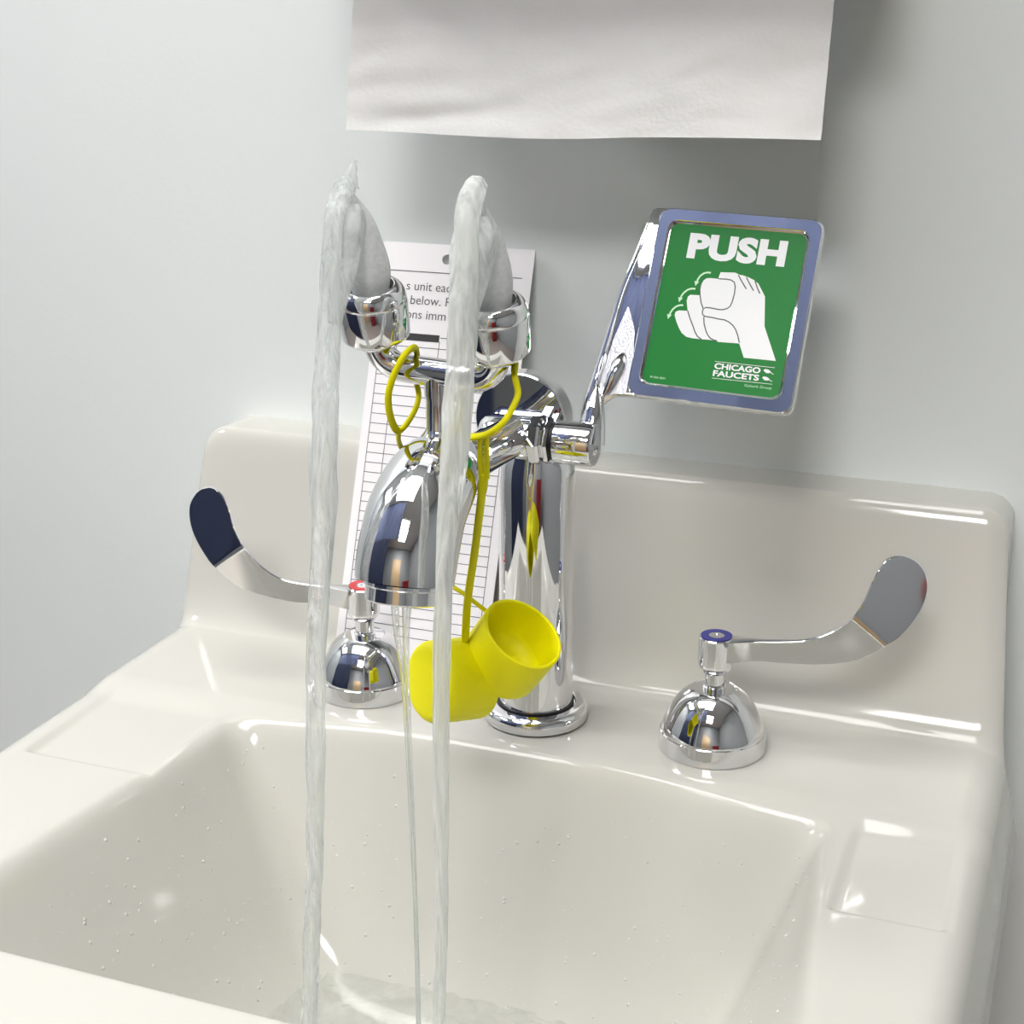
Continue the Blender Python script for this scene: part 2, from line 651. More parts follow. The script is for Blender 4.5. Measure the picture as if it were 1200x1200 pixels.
# ------------------------------------------------------------------ faucet
FY = -0.012                                         # line of the valve axis
VZ = 0.1637
fau = empty('faucet', (0, 0, 0), 'chrome deck faucet with twin eyewash heads, bell spout and green push paddle', 'faucet')
link('escutcheon', lathe([(0.0, 0.0)] + [(0.0275, 0.0), (0.0288, 0.001)] + arc(0.0243, 0.0045, 0.0047, -20, 90, 8) + [(0.0222, 0.0094), (0.0218, 0.0085), (0.0, 0.0085)], seg=96), M_chrome, fau)
link('seal', lathe([(0.0, 0.0080), (0.0212, 0.0080), (0.0212, 0.0103), (0.0, 0.0103)], seg=64), M_black, fau)
# post: round column whose front is pinched in towards the valve
secs = []
for (z, rx, ryf, ryb) in ((0.0103, .0203, .0203, .0203), (0.03, .0203, .0203, .0203), (0.09, .0204, .0204, .0204), (0.130, .0205, .0205, .0205),
                          (0.140, .0204, .0200, .0205), (0.147, .0198, .0188, .0205), (0.152, .0182, .0174, .0203), (0.157, .0160, .0168, .0195), (0.162, .0140, .0160, .0180)):
    secs.append([(rx * math.cos(a), (ryf if math.sin(a) < 0 else ryb) * math.sin(a), z) for a in [2 * math.pi * k / 72 for k in range(72)]])
V = [p for s in secs for p in s]
F = []
for i in range(len(secs) - 1):
    for k in range(72):
        k2 = (k + 1) % 72
        F.append((i * 72 + k, i * 72 + k2, (i + 1) * 72 + k2, (i + 1) * 72 + k))
F += [tuple(range(72)), tuple(range((len(secs) - 1) * 72, len(secs) * 72))]
link('post', mesh(V, F), M_chrome, fau, ang=60)
# rounded flat-faced disc behind the valve
link('valve_bonnet', lathe([(0, 0.0), (0.0245, 0.0), (0.0252, 0.0006), (0.0252, 0.012)] + arc(0.0192, 0.012, 0.006, 0, 90, 6) + [(0, 0.018)], (-0.0085, -0.004, 0.1705), (0, 1, 0), 96), M_chrome, fau)
# valve body, nut and pivot collar along x
link('valve_body', lathe([(0, -0.026), (0.0085, -0.026), (0.0108, -0.0235), (0.0113, -0.020), (0.0113, 0.002), (0.0100, 0.004), (0, 0.004)], (0, FY, VZ), (1, 0, 0)), M_chrome, fau)
nut = lathe([(0, 0.0), (0.0125, 0.0), (0.0138, 0.0012), (0.0138, 0.0055), (0.0125, 0.0067), (0.0105, 0.0070), (0.0105, 0.0085), (0.0122, 0.0088), (0.0128, 0.0098), (0.0122, 0.0112), (0, 0.0112)], (0.0020, FY, VZ), (1, 0, 0), 8)
link('valve_nut', nut, M_chrome, fau, ang=25)
link('pivot_collar', lathe([(0, 0.0), (0.0098, 0.0), (0.0098, 0.0022), (0, 0.0022)], (0.0131, FY, VZ), (1, 0, 0)), M_black, fau)

# spout: thin arm swelling into a drooping bell
sp = catmull([(-0.0085, FY, VZ + 0.001, .0106), (-0.0078, -0.050, 0.1675, .0108), (-0.0042, -0.088, 0.1728, .0125), (-0.0012, -0.115, 0.1775, .0165), (0, -0.137, 0.1765, .0205),
              (0, -0.1535, 0.1680, .0218), (0, -0.1625, 0.1560, .0222), (0, -0.1670, 0.1465, .0222), (0, -0.1690, 0.1400, .0218)], 8)
spt = tube([p[:3] for p in sp], [p[3] for p in sp], 64, up=(1, 0, 0))
link('spout', spt, M_chrome, fau, ang=60)
ax = Vector((0, -0.25, -0.97)).normalized()
oc = Vector((0, -0.1692, 0.1396))
link('aerator', lathe([(0, 0), (0.0178, 0), (0.0178, 0.0015), (0.0168, 0.0022), (0.0168, 0.0078), (0.0158, 0.0086), (0.0135, 0.0086), (0.0130, 0.006), (0, 0.006)], oc, ax), M_chrome, fau)

# eyewash yoke
NY = -0.133
stem = lathe([(0, 0.186), (0.0085, 0.186), (0.0085, 0.1955), (0.0068, 0.1975), (0.0062, 0.1985), (0.0055, 0.2000), (0.0055, 0.2120), (0.0062, 0.2150), (0.0062, 0.2245), (0, 0.2245)], (0, NY + 0.0035, 0), (0, 0, 1), 48)
link('yoke_stem', stem, M_chrome, fau)
TILT = Matrix.Translation((0, NY + 0.0035, 0.2245)) @ Matrix.Rotation(math.radians(2.6), 4, 'Y') @ Matrix.Rotation(math.radians(16), 4, 'X') @ Matrix.Translation((0, -NY, -0.2245))
hx = 0.0284
er = 0.0125
pts = [(-hx, NY, 0.2385)] + [(-hx + er - er * math.cos(t), NY, 0.2245 + er - er * math.sin(t)) for t in [math.pi / 2 * i / 10 for i in range(11)]]
pts += [(-x, y, z) for (x, y, z) in pts[::-1]]
ym = tube(pts, 0.0064, 32, up=(0, 1, 0))
ym.transform(TILT)
link('yoke', ym, M_chrome, fau, ang=60)
HEADS = []
for s in (-1, 1):
    c0 = TILT @ Vector((s * hx, NY, 0.2360))
    axh = (TILT.to_3x3() @ Vector((0, 0, 1)))
    cup = lathe([(0, 0), (0.0098, 0), (0.0108, 0.0006), (0.0152, 0.0042), (0.0156, 0.0052), (0.0156, 0.0202), (0.0152, 0.0209)] +
                [(0.0108 + 0.0046 * math.cos(math.pi / 2 * i / 8), 0.0213 + 0.0068 * math.sin(math.pi / 2 * i / 8)) for i in range(9)] + [(0.0104, 0.0279), (0.0102, 0.0268), (0.0102, 0.020), (0, 0.020)], c0, axh, 64)
    h = link('spray_head', cup, M_chrome, fau, ang=35)
    link('spray_ring', lathe([(0.0090, 0.0262), (0.0103, 0.0262), (0.0103, 0.0205), (0.0090, 0.0205)], c0, axh, 48, closed=True), M_black, h)
    link('spray_plate', lathe([(0, 0.0202), (0.0089, 0.0202), (0.0089, 0.0235), (0.006, 0.0250), (0, 0.0255)], c0, axh, 48), M_grey, h)
    HEADS.append((c0 + axh * 0.024, axh))

# push paddle (local frame: u right, v up, w towards the viewer, origin at the sticker centre)
PC = Vector((0.09162, 0.02298, 0.23222))
pu = Vector((0.99939083, -0.01584404, -0.03109568))
pv = Vector((0.0348995, 0.45371394, 0.89046375))
pw = pu.cross(pv)
PM = Matrix(((pu.x, pv.x, pw.x, PC.x), (pu.y, pv.y, pw.y, PC.y), (pu.z, pv.z, pw.z, PC.z), (0, 0, 0, 1)))
mm = 0.001


def S(pts):
    return [(x * mm, y * mm) for x, y in pts]


outl = round_poly(S([(-47.8, 50.6), (43.0, 50.8), (43.4, -50.6), (-36.8, -50.7), (-49.5, -51.3), (-55.0, -58.0), (-63.0, -58.0), (-62.8, -42.0), (-61.0, -25.0), (-59.2, -10.5), (-57.2, 4.1), (-52.5, 25.5)]),
                  [0.004, 0.006, 0.006, 0.0, 0.008, 0.004, 0.002, 0, 0, 0, 0, 0])
plate = extrude_poly(outl, -0.0065, -0.0022, PM, 0.0009, 2)
pad = link('push_paddle', plate, M_chrome, fau, ang=35)
# raised border round the sticker
o_r = rrect(-0.0425, -0.0505, 0.0430, 0.0505, 0.006, 6)
i_r = rrect(-0.0368, -0.0438, 0.0368, 0.0438, 0.0052, 6)
n_ = len(o_r)
V, F = [], []
for (ring, h) in ((o_r, -0.0035), (o_r, -0.0008), ([(a * .985, b * .985) for a, b in o_r], 0.0), ([(a * 1.008, b * 1.008) for a, b in i_r], 0.0), (i_r, -0.0004), (i_r, -0.0030)):
    for p in ring:
        V.append(PM @ Vector((p[0], p[1], h)))
for q in range(5):
    for k in range(n_):
        k2 = (k + 1) % n_
        F.append((q * n_ + k, q * n_ + k2, (q + 1) * n_ + k2, (q + 1) * n_ + k))
link('paddle_border', mesh(V, F), M_chrome, pad, ang=35)
# pivot hub, lever rib and leaf-shaped gusset
hub = lathe([(0, 0.0), (0.0108, 0.0), (0.0114, 0.0006), (0.0114, 0.0195), (0.0108, 0.0206), (0.0062, 0.0206), (0.0056, 0.0196), (0, 0.0196)], (0.0152, FY, VZ), (1, 0, 0))
link('pivot_hub', hub, M_chrome, pad, ang=30)


def P3(x, y, w=0.0):
    return PM @ Vector((x * mm, y * mm, w * mm))


rib_c = [(-60.6, -64.0, 0.5), (-60.4, -52.0, 0.5), (-59.0, -37.0, 0), (-57.3, -20.0, -.4), (-54.9, 4.0, -1.0), (-50.6, 25.0, -1.8), (-48.4, 38.0, -2.6), (-47.0, 48.0, -4.0)]
rp = catmull(rib_c, 8)
V, F = [], []
sec = [(-.95, -1), (-0.95, -0.2), (-0.85, 0.15), (-0.30, 0.85), (-0.1, 1.0), (0.15, 1.0), (0.32, 0.80), (0.62, 0.1), (0.95, -0.4), (1.1, -1)]
for i, p in enumerate(rp):
    f = i / (len(rp) - 1)
    wd = (4.6 - 2.6 * f) * mm
    hh = (5.6 - 2.6 * f) * mm
    for (a, b) in sec:
        V.append(PM @ Vector((p[0] * mm + a * wd, p[1] * mm, p[2] * mm - 0.003 + b * hh)))
ns = len(sec)
for i in range(len(rp) - 1):
    for k in range(ns):
        k2 = (k + 1) % ns
        F.append((i * ns + k, i * ns + k2, (i + 1) * ns + k2, (i + 1) * ns + k))
F += [tuple(range(ns)), tuple(range((len(rp) - 1) * ns, len(rp) * ns))]
link('lever_rib', mesh(V, F), M_chrome, pad, ang=40)
foot = tube(catmull([P3(-57.0, -78.0, -3.5), P3(-57.2, -70, -2.0), P3(-57.6, -63, -1.2), P3(-58.6, -56, -1.5), P3(-59.5, -48, -2.5)], 5), [p[0] for p in catmull([(.0078,), (.0070,), (.0061,), (.0050,), (.0030,)], 5)], 28, up=tuple(pu), flat=(1.0, .85))
link('lever_foot', foot, M_chrome, pad, ang=60)
gus = tube([P3(-48.6, -27.5, -4.0), P3(-48.4, -31, -2.0), P3(-49.2, -36, -0.8), P3(-51.0, -43, -1.0), P3(-53.2, -50, -2.0), P3(-55, -55, -3)], [0.0008, 0.0028, 0.0040, 0.0036, 0.0024, 0.001], 16)
link('gusset', gus, M_chrome, pad, ang=60)
cast = flat_poly(round_poly(S([(-50.5, -3.0), (-44.5, -16.0), (-42.8, -28.0), (-42.6, -50.0), (-49.5, -50.4), (-54, -55), (-58, -50), (-55, -22)]), 0.002), -0.0020, PM)
link('cast_web', cast, M_chrome2, pad, smooth=False)

# sticker with its print
sth = -0.0014
stk = extrude_poly(rrect(-0.0355, -0.0427, 0.0355, 0.0427, 0.0045, 6), -0.0030, sth, PM)
tag(link('sticker', stk, M_green, pad, smooth=False), 'green sticker reading PUSH with a white fist')


def TM(x, y, rot=0.0):
    return PM @ Matrix.Translation((x * mm, y * mm, 0)) @ Matrix.Rotation(math.radians(rot), 4, 'Z')


white = []
ph = sth + 0.00012
link('lettering', text_mesh('PUSH', 0.02, TM(-24.6, 24.6), ph, bold=0.0011, fit=(0.0510, 0.0138), space=1.06), M_white, pad, smooth=False)
hand = [(-5.8, 16.3), (-5.2, 18.9), (2.2, 19.4), (3.6, 18.9), (4.9, 18.4), (6.4, 18.4), (9.5, 17.6), (12.7, 16.4), (15.1, 14.8), (19.6, 8.5), (22.1, -6.8), (30.9, -23.8), (14.6, -24.0),
        (11.0, -17.0), (0.5, -17.4), (-3.4, -16.8), (-9.3, -17.0), (-13.5, -17.0), (-16.7, -16.6), (-19.5, -14.8), (-21.4, -12.4), (-23.5, -9.0), (-24.9, -5.9), (-24.7, -4.2), (-23.1, -3.3), (-18.5, -3.0),
        (-19.3, -0.4), (-20.0, 2.2), (-19.8, 4.4), (-18.7, 5.5), (-13.7, 5.8), (-14.2, 9.0), (-13.9, 11.8), (-13.2, 13.8), (-11.8, 15.0), (-9.8, 15.3), (-5.6, 15.3)]
link('fist_symbol', flat_poly(S(hand), ph, PM), M_white, pad, smooth=False)
white.append(text_mesh('CHICAGO', 0.005, TM(0.6, -31.4, 0.6), ph, bold=0.00016, fit=(0.0236, 0.0031)))
white.append(text_mesh('FAUCETS', 0.005, TM(0.5, -35.2, 0.6), ph, bold=0.00016, fit=(0.0236, 0.0031)))
white.append(stroke(S([(0.4, -27.6), (31.0, -27.3)]), 0.00022, ph, PM))
white.append(stroke(S([(0.4, -36.3), (31.2, -35.8)]), 0.00022, ph, PM))
for yy in (-29.6, -33.4):                                          # the two leaf-like drops of the maker's mark
    white.append(flat_poly(S([(25.6, yy + .5), (26.6, yy + 1.1), (28.2, yy + .9), (29.6, yy - .1), (28.6, yy - .8), (27.2, yy - .9), (26.2, yy - .2)]), ph, PM))
    white.append(stroke(S([(29.2, yy - .3), (30.4, yy - .9), (31.0, yy - 1.0)]), 0.0003, ph, PM))
link('maker_mark', join(*white), M_white, pad, smooth=False)
mint = [text_mesh('Geberit Group', 0.002, TM(17.5, -39.0, 0.6), ph, fit=(0.0138, 0.0017)), text_mesh('9150-001', 0.0015, TM(-31.6, -40.0, 0), ph, fit=(0.008, 0.0011))]
for a in ([(-10.2, 18.1), (-12.0, 18.1), (-13.8, 17.5), (-15.4, 16.0), (-16.3, 14.2), (-16.6, 12.6)], [(-16.7, 8.9), (-18.7, 8.8), (-20.6, 8.0), (-22.2, 6.4), (-23.1, 4.8), (-23.5, 3.2)],
          [(-21.4, -0.3), (-23.2, -.5), (-25.0, -1.4), (-26.4, -3.0), (-27.2, -4.6), (-27.6, -6.2)]):
    x, y = a[-1]
    link('arrow', join(stroke(S(a), 0.0009, ph, PM), flat_poly(S([(x - 1.3, y + .4), (x + 1.2, y + .2), (x - .4, y - 2.2)]), ph, PM)), M_mint, pad, smooth=False)
for me_ in mint:
    link('fine_print', me_, M_mint, pad, smooth=False)
lh = ph + 0.0001
gl = []
l1 = [(-5.6, 15.3), (-1.5, 15.5), (1.0, 15.3), (2.8, 14.2), (3.6, 12.1), (3.9, 8.5), (3.5, 3.9), (2.9, 1.6), (1.6, 0.3), (-0.4, -0.5), (-2.6, -0.7), (-6.5, -.3), (-9.6, -.3), (-10.7, -1.4), (-10.8, -2.9), (-10.4, -4.2), (-8.9, -5.0), (-5, -5.2), (-1.7, -5.6), (1.2, -5.7), (3.6, -6.5), (6.0, -8.0), (7.9, -10.1), (9.5, -13.0), (11.0, -16.6)]
for a, wd in ((l1, 0.62), ([(-13.6, 5.8), (-12.4, 2.0), (-10.8, -0.9)], 0.62), ([(-14.2, 12.2), (-14.2, 9), (-13.6, 5.8)], .5), ([(-9.6, -5.2), (-8.8, -8.8), (-7.2, -12.3), (-5.9, -14.4), (-4.3, -15.9), (-2.4, -16.7), (-0.4, -17.0)], .62),
              ([(-18.5, -3.0), (-16.6, -6.8), (-14.2, -10.8), (-12.7, -13.6), (-11.0, -15.7), (-8.5, -17.2)], .62), ([(4.1, 18.3), (6.4, 15.2), (9.5, 11.4)], .62), ([(8.4, 17.5), (10.6, 14.4), (13.3, 10.9)], .62), ([(13.1, 16.2), (14.9, 12.7), (16.8, 9.7)], .62)):
    gl.append(stroke(S(a), wd * mm, lh, PM))
# the gaps between finger tops and finger notches are green
link('sticker_outline', join(*gl), M_pline, pad, smooth=False)

# ------------------------------------------------------------------ wrist-blade handles
def handle(x0, y0, outline, phi, ztop, mat_idx, label, lab_ring):
    """outline in (distance from axis, height) mm, phi = turn of the blade about the stem"""
    t = empty('lever_tap', (x0, y0, 0), label, 'tap')
    o = (x0, y0, 0)
    link('base_collar', lathe([(0, 0), (0.0286, 0), (0.0290, 0.0005), (0.0282, 0.0098), (0.0276, 0.0102), (0, 0.0102)], o), M_chrome, t, ang=30)
    link('dome', lathe([(0, 0.0102), (0.0276, 0.0102)] + catmull([(0.0276 * q, 0.0104 + 0.0232 * h) for h, q in ((0, 1), (.15, .968), (.31, .91), (.5, .835), (.63, .77), (.75, .70), (.86, .615), (.94, .53), (1, .45))], 3) + [(0.0118, 0.0339), (0.0112, 0.0334), (0, 0.0334)], o, seg=72), M_chrome, t, ang=30)
    link('stem', lathe([(0, 0.031), (0.0060, 0.031), (0.0060, 0.0350), (0.0053, 0.0355), (0.0053, 0.0465), (0, 0.0465)], o, seg=32), M_chrome, t, ang=30)
    d = Vector((math.cos(phi), math.sin(phi), 0))
    nrm = Vector((-d.y, d.x, 0))
    if nrm.y > 0:
        nrm = -nrm                                                # nrm faces the viewer
    hubm = lathe([(0, 0.0435), (0.0066, 0.0435), (0.0090, 0.0468), (0.0094, 0.0490), (0.0094, 0.0630), (0.0088, 0.0636), (0, 0.0636)], o, seg=48)
    link('hub', hubm, M_chrome, t, ang=30)
    rg = tag(link('index_ring', lathe([(0.0042, 0.0634), (0.0082, 0.0634), (0.0082, 0.0640), (0.0042, 0.0640)], o, seg=48, closed=True), mat_idx, t, ang=30), lab_ring)
    link('index_screw', lathe([(0, 0.0634), (0.0041, 0.0634), (0.0041, 0.0639), (0.0018, 0.0639), (0.0014, 0.0632), (0, 0.0632)], o, seg=32), M_chrome, t, ang=30)
    # blade plate lofted between its upper and lower edge, tip folded back along an oblique line
    up_, lo_ = outline
    def resample(pl, n):
        pl = catmull(pl, 8)
        L_ = [0.0]
        for a, b in zip(pl, pl[1:]):
            L_.append(L_[-1] + math.hypot(b[0] - a[0], b[1] - a[1]))
        out, k = [], 0
        for i in range(n):
            q = L_[-1] * i / (n - 1)
            while k < len(pl) - 2 and L_[k + 1] < q:
                k += 1
            f = (q - L_[k]) / max(1e-9, L_[k + 1] - L_[k])
            out.append((pl[k][0] + (pl[k + 1][0] - pl[k][0]) * f, pl[k][1] + (pl[k + 1][1] - pl[k][1]) * f))
        return out
    NB, NC = 90, 12
    U, Lw = resample(up_, NB), resample(lo_, NB)
    bp0, bdir = Vector((75.5, 80.0)), Vector((0.60, 0.80)).normalized()

    def place(a, b, w_):
        sd = (Vector((a, b)) - bp0).dot(bdir)
        back = math.tan(math.radians(BEND)) * (0 if sd < -1.2 else ((sd + 1.2) ** 2 / 4.8 if sd < 1.2 else sd))
        return Vector((x0, y0, 0)) + d * a * mm + Vector((0, 0, 1)) * b * mm + nrm * (w_ - back * mm)
    Vb, Fb = [], []
    ring = []
    for i in range(NB):
        (a0, b0), (a1, b1) = U[i], Lw[i]
        th = (0.0046 - 0.0014 * sstep(15, 50, a0)) * (1 + 1.7 * sstep(24, 3, a0)) / 2
        wdt = max(1e-6, math.hypot(a1 - a0, b1 - b0))
        e = min(0.45, 0.7 / wdt)
        ts = [0.0, e * .4, e] + [e + (1 - 2 * e) * q / NC for q in range(1, NC)] + [1 - e, 1 - e * .4, 1.0]
        hs = [0.35, 0.80, 1.0] + [1.0] * (NC - 1) + [1.0, 0.80, 0.35]
        prof = [(t_, h_ * th) for t_, h_ in zip(ts, hs)] + [(t_, -h_ * th) for t_, h_ in zip(ts[::-1], hs[::-1])]
        ring.append(len(Vb))
        ef = 0.35 if i == NB - 1 else (0.8 if i == NB - 2 else 1)
        for (t_, w_) in prof:
            Vb.append(place(a0 + (a1 - a0) * t_, b0 + (b1 - b0) * t_, w_ * ef))
        npf = len(prof)
    for i in range(NB - 1):
        for k in range(npf):
            k2 = (k + 1) % npf
            Fb.append((ring[i] + k, ring[i] + k2, ring[i + 1] + k2, ring[i + 1] + k))
    Fb += [tuple(ring[0] + k for k in range(npf))]
    Fb += [(ring[-1] + k, ring[-1] + k + 1, ring[-1] + npf - 2 - k, ring[-1] + npf - 1 - k) for k in range(npf // 2 - 1)]
    link('blade', mesh(Vb, Fb), M_chrome, t, ang=32)
    return t


R_OUT = ([(1, 62.5), (7.7, 63.5), (17.8, 64.3), (34.7, 66.4), (46.1, 68.6), (56.7, 73.5), (67.0, 81.6), (73.1, 91.3), (76.6, 101.8), (80.4, 111.0), (83.2, 114.6), (88.0, 116.8), (92.5, 116.8)],
         [(1, 50), (8.4, 50.8), (19.6, 52.9), (35.3, 53.8), (55.1, 56.0), (68.4, 59.4), (77.0, 63.3), (84.2, 68.6), (94.6, 77.8), (100.0, 86.0), (102.9, 92.5), (104.2, 98.5), (104.1, 104), (102.2, 109.8), (98.4, 114.0), (93.2, 116.7)])
L_OUT = ([(1, 62.0), (8, 62.5), (22, 63.2), (42.5, 65.2), (54.7, 70.6), (66.5, 82.8), (73.3, 94.0), (76.8, 105.0), (80.6, 112.3), (84.5, 115.6), (88.0, 116.6), (91.0, 116.3)],
         [(1, 49.5), (9.8, 50.5), (20, 52.0), (32.0, 52.0), (43.0, 52.2), (61.9, 56.2), (74.2, 61.2), (87.5, 72.6), (93.4, 79.5), (98, 86.8), (100.9, 94.0), (101.9, 101), (101.2, 106.5), (98.5, 111.3), (95.5, 114.3), (91.6, 116.3)])
handle(0.1010, -0.001, R_OUT, 0.0, 0, M_blue, 'chrome wrist-blade tap with a blue ring, right of the faucet', 'blue cold water ring')
handle(-0.1045, -0.001, L_OUT, math.pi + math.radians(14.5), 0, M_red, 'chrome wrist-blade tap with a red ring, left of the faucet', 'red hot water ring')

# ------------------------------------------------------------------ yellow dust caps on their straps
def cap_mesh(c, axis, R=0.0203, H=0.028, th=0.0016):
    """cup with its open mouth at +axis; c = centre of the mouth"""
    pr = [(0, -H)] + [(R - 0.0045 + x, -H + 0.0045 + z) for x, z in arc(0, 0, 0.0045, -90, 0, 5)] + [(R + 0.0002, -0.0012), (R, -0.0003), (R - th / 2, 0), (R - th, -0.0004), (R - th, -H + 0.0105), (R - th - .0008, -H + 0.0075), (R - th - 0.003, -H + .0048), (R - th - .006, -H + .0032), (R * .4, -H + .0022), (0, -H + 0.002)]
    return lathe(pr, c, axis, 64)


CR, CU, CF = _r, _u, _f
# strap of the left eye piece and its open cap
t1 = empty('dust_cap', (0.0260, -0.105, 0.085), 'yellow rubber dust cap with its open mouth facing up right, hanging against the post', 'dust cap', 'yellow dust caps hanging from the eyewash heads')
axR = (CR * 0.47 + CU * 0.65 - CF * 0.60).normalized()
cR = Vector((0.0347, -0.1130, 0.0990))
link('cup', cap_mesh(cR, axR), M_yel, t1, ang=40)
lp = catmull([(-0.0106, -0.1405, 0.2342), (-0.0148, -0.1440, 0.2250), (-0.0176, -0.1440, 0.2148), (-0.0186, -0.1390, 0.2034), (-0.0177, -0.1330, 0.1971), (-0.0139, -0.1270, 0.2033), (-0.0126, -0.1225, 0.2110), (-0.0146, -0.1215, 0.2200), (-0.0125, -0.1235, 0.2290), (-0.0108, -0.1300, 0.2350)], 6, True)
link('loop', tube(lp, 0.0014, 10, closed=True, flat=(1.25, .85)), M_yel, t1, ang=60)
tl = catmull([(-0.0177, -0.1330, 0.1975), (-0.0208, -0.1270, 0.1900), (-0.0250, -0.1080, 0.1740), (-0.0225, -0.0990, 0.1520), (-0.0156, -0.1050, 0.1332), (-0.0057, -0.1080, 0.1177), (0.0047, -0.1120, 0.1137), (0.0170, -0.1130, 0.1065)], 8)
link('strap', tube(tl, 0.0016, 10, flat=(1.2, .7)), M_yel, t1, ang=60)
# strap of the right eye piece and the cap lying on its side
t2 = empty('dust_cap', (-0.002, -0.12, 0.070), 'yellow rubber dust cap turned on its side behind the thin spout trickle', 'dust cap', 'yellow dust caps hanging from the eyewash heads')
axL = (CR * 0.80 + CF * 0.60 + CU * 0.03).normalized()
cL = Vector((0.0105, -0.1130, 0.0725))
cc = link('cup', cap_mesh(cL, axL, R=0.0196, H=0.0290), M_yel, t2, ang=40)
lp = catmull([(0.0377, -0.1330, 0.2273), (0.0400, -0.1350, 0.2204), (0.0396, -0.1385, 0.2159), (0.0368, -0.1410, 0.2098), (0.0320, -0.1415, 0.2048), (0.0244, -0.1385, 0.2004), (0.0155, -0.1365, 0.1992), (0.0090, -0.1350, 0.2060), (0.0105, -0.1250, 0.2200), (0.0200, -0.1215, 0.2310), (0.0330, -0.1230, 0.2330)], 6, True)
link('loop', tube(lp, 0.0017, 10, closed=True, flat=(1.3, .85)), M_yel, t2, ang=60)
for dx in (-0.0015, 0.0015):
    link('strap_neck', tube([(0.0244 + dx, -0.1370, 0.2004), (0.0238 + dx, -0.1350, 0.190), (0.0232 + dx * .9, -0.1330, 0.1795)], 0.0013, 10), M_yel, t2, ang=60)
sr = catmull([(0.0233, -0.1330, 0.1815), (0.0200, -0.1300, 0.1640), (0.0158, -0.1270, 0.1406), (0.0110, -0.1240, 0.116), (0.0078, -0.1205, 0.0900)], 6)
link('strap', tube(sr, [0.0024] * 4 + [0.0020] * (len(sr) - 4), 10, flat=(.6, 1.0)), M_yel, t2, ang=60)

# ------------------------------------------------------------------ inspection tag leaning on the wall
CB = Vector((-0.14701, 0.0416, 0.0005))
cd = Vector((0, 0.12677533 - 0.04162774, 0.23848353)).normalized()
cwn = Vector((1, 0, 0)).cross(cd)
CM = Matrix(((1, cd.x, cwn.x, CB.x), (0, cd.y, cwn.y, CB.y), (0, cd.z, cwn.z, CB.z), (0, 0, 0, 1)))
tagc = empty('inspection_tag', tuple(CB + Vector((0.05, 0, 0))), 'white printed inspection card leaning on the wall behind the faucet', 'tag')
W_, H_ = 0.0992, 0.2530
# card with a round hole: outer outline bridged to the hole
outer = rrect(0, 0, W_, H_, 0.0035, 6)
hc, hr = (0.0433, 0.2440), 0.0031
N = 48
oc_ = []
for k in range(N):
    a = 2 * math.pi * k / N
    dx, dy = math.cos(a), math.sin(a)
    tt = min([t_ for t_ in ((W_ - hc[0]) / dx if dx > 1e-9 else 9, -hc[0] / dx if dx < -1e-9 else 9, (H_ - hc[1]) / dy if dy > 1e-9 else 9, -hc[1] / dy if dy < -1e-9 else 9)])
    oc_.append((hc[0] + dx * tt, hc[1] + dy * tt))
V, F = [], []
corners = {}
ringo = []
for k in range(N):
    ringo.append(oc_[k])
    a, b = oc_[k], oc_[(k + 1) % N]
    for c_ in ((0, 0), (W_, 0), (0, H_), (W_, H_)):
        if (abs(a[0] - c_[0]) < 1e-6 and abs(b[1] - c_[1]) < 1e-6) or (abs(a[1] - c_[1]) < 1e-6 and abs(b[0] - c_[0]) < 1e-6):
            if a[0] != b[0] and a[1] != b[1]:
                ringo.append(c_)
ringo = round_poly(ringo, [0.003 if p in ((0, 0), (W_, 0), (0, H_), (W_, H_)) else 0 for p in ringo], 4)
hole = [(hc[0] + hr * math.cos(2 * math.pi * k / N), hc[1] + hr * math.sin(2 * math.pi * k / N)) for k in range(N)]
tri = tessellate_polygon([[Vector((*p, 0)) for p in ringo], [Vector((*p, 0)) for p in hole]])
allp = ringo + hole
bm = bmesh.new()
bv = [bm.verts.new(CM @ Vector((p[0], p[1], 0))) for p in allp]
for tr_ in tri:
    try:
        bm.faces.new([bv[i] for i in tr_])
    except ValueError:
        pass
r = bmesh.ops.extrude_face_region(bm, geom=bm.faces[:])
bmesh.ops.translate(bm, vec=-cwn * 0.0005, verts=[g for g in r['geom'] if isinstance(g, bmesh.types.BMVert)])
bmesh.ops.recalc_face_normals(bm, faces=bm.faces)
me = bpy.data.meshes.new('mesh')
bm.to_mesh(me)
bm.free()
link('card', me, M_card, tagc, smooth=False)


def CTM(x, y):
    return CM @ Matrix.Translation((x * mm, y * mm, 0))


ch = 0.00015
ln = [stroke(S([(6, 235.6), (93, 235.6)]), 0.0006, ch, CM)]
y = 189.5
while y > 12:
    ln.append(stroke(S([(5.5, y), (93.2, y)]), 0.00042, ch, CM))
    y -= 6.05
for x in (5.5, 17.0, 45.0, 93.2):
    ln.append(stroke(S([(x, 194.0), (x, 12)]), 0.00045, ch, CM))
ln.append(stroke(S([(45.3, 196.2), (93.2, 196.2)]), 0.0005, ch, CM))
link('table_lines', join(*ln), M_line, tagc, smooth=False)
link('table_header', join(flat_poly(S([(5.5, 193.4), (44.6, 193.4), (44.6, 197.8), (5.5, 197.8)]), ch, CM)), M_ink, tagc, smooth=False)
tx = [text_mesh('s unit each', 0.0078, CTM(18.6, 224.2), ch), text_mesh('below. R', 0.0078, CTM(22.2, 215.6), ch), text_mesh('ons imm', 0.0078, CTM(20.4, 206.9), ch)]
link('printed_text', join(*tx), M_inkg, tagc, smooth=False)

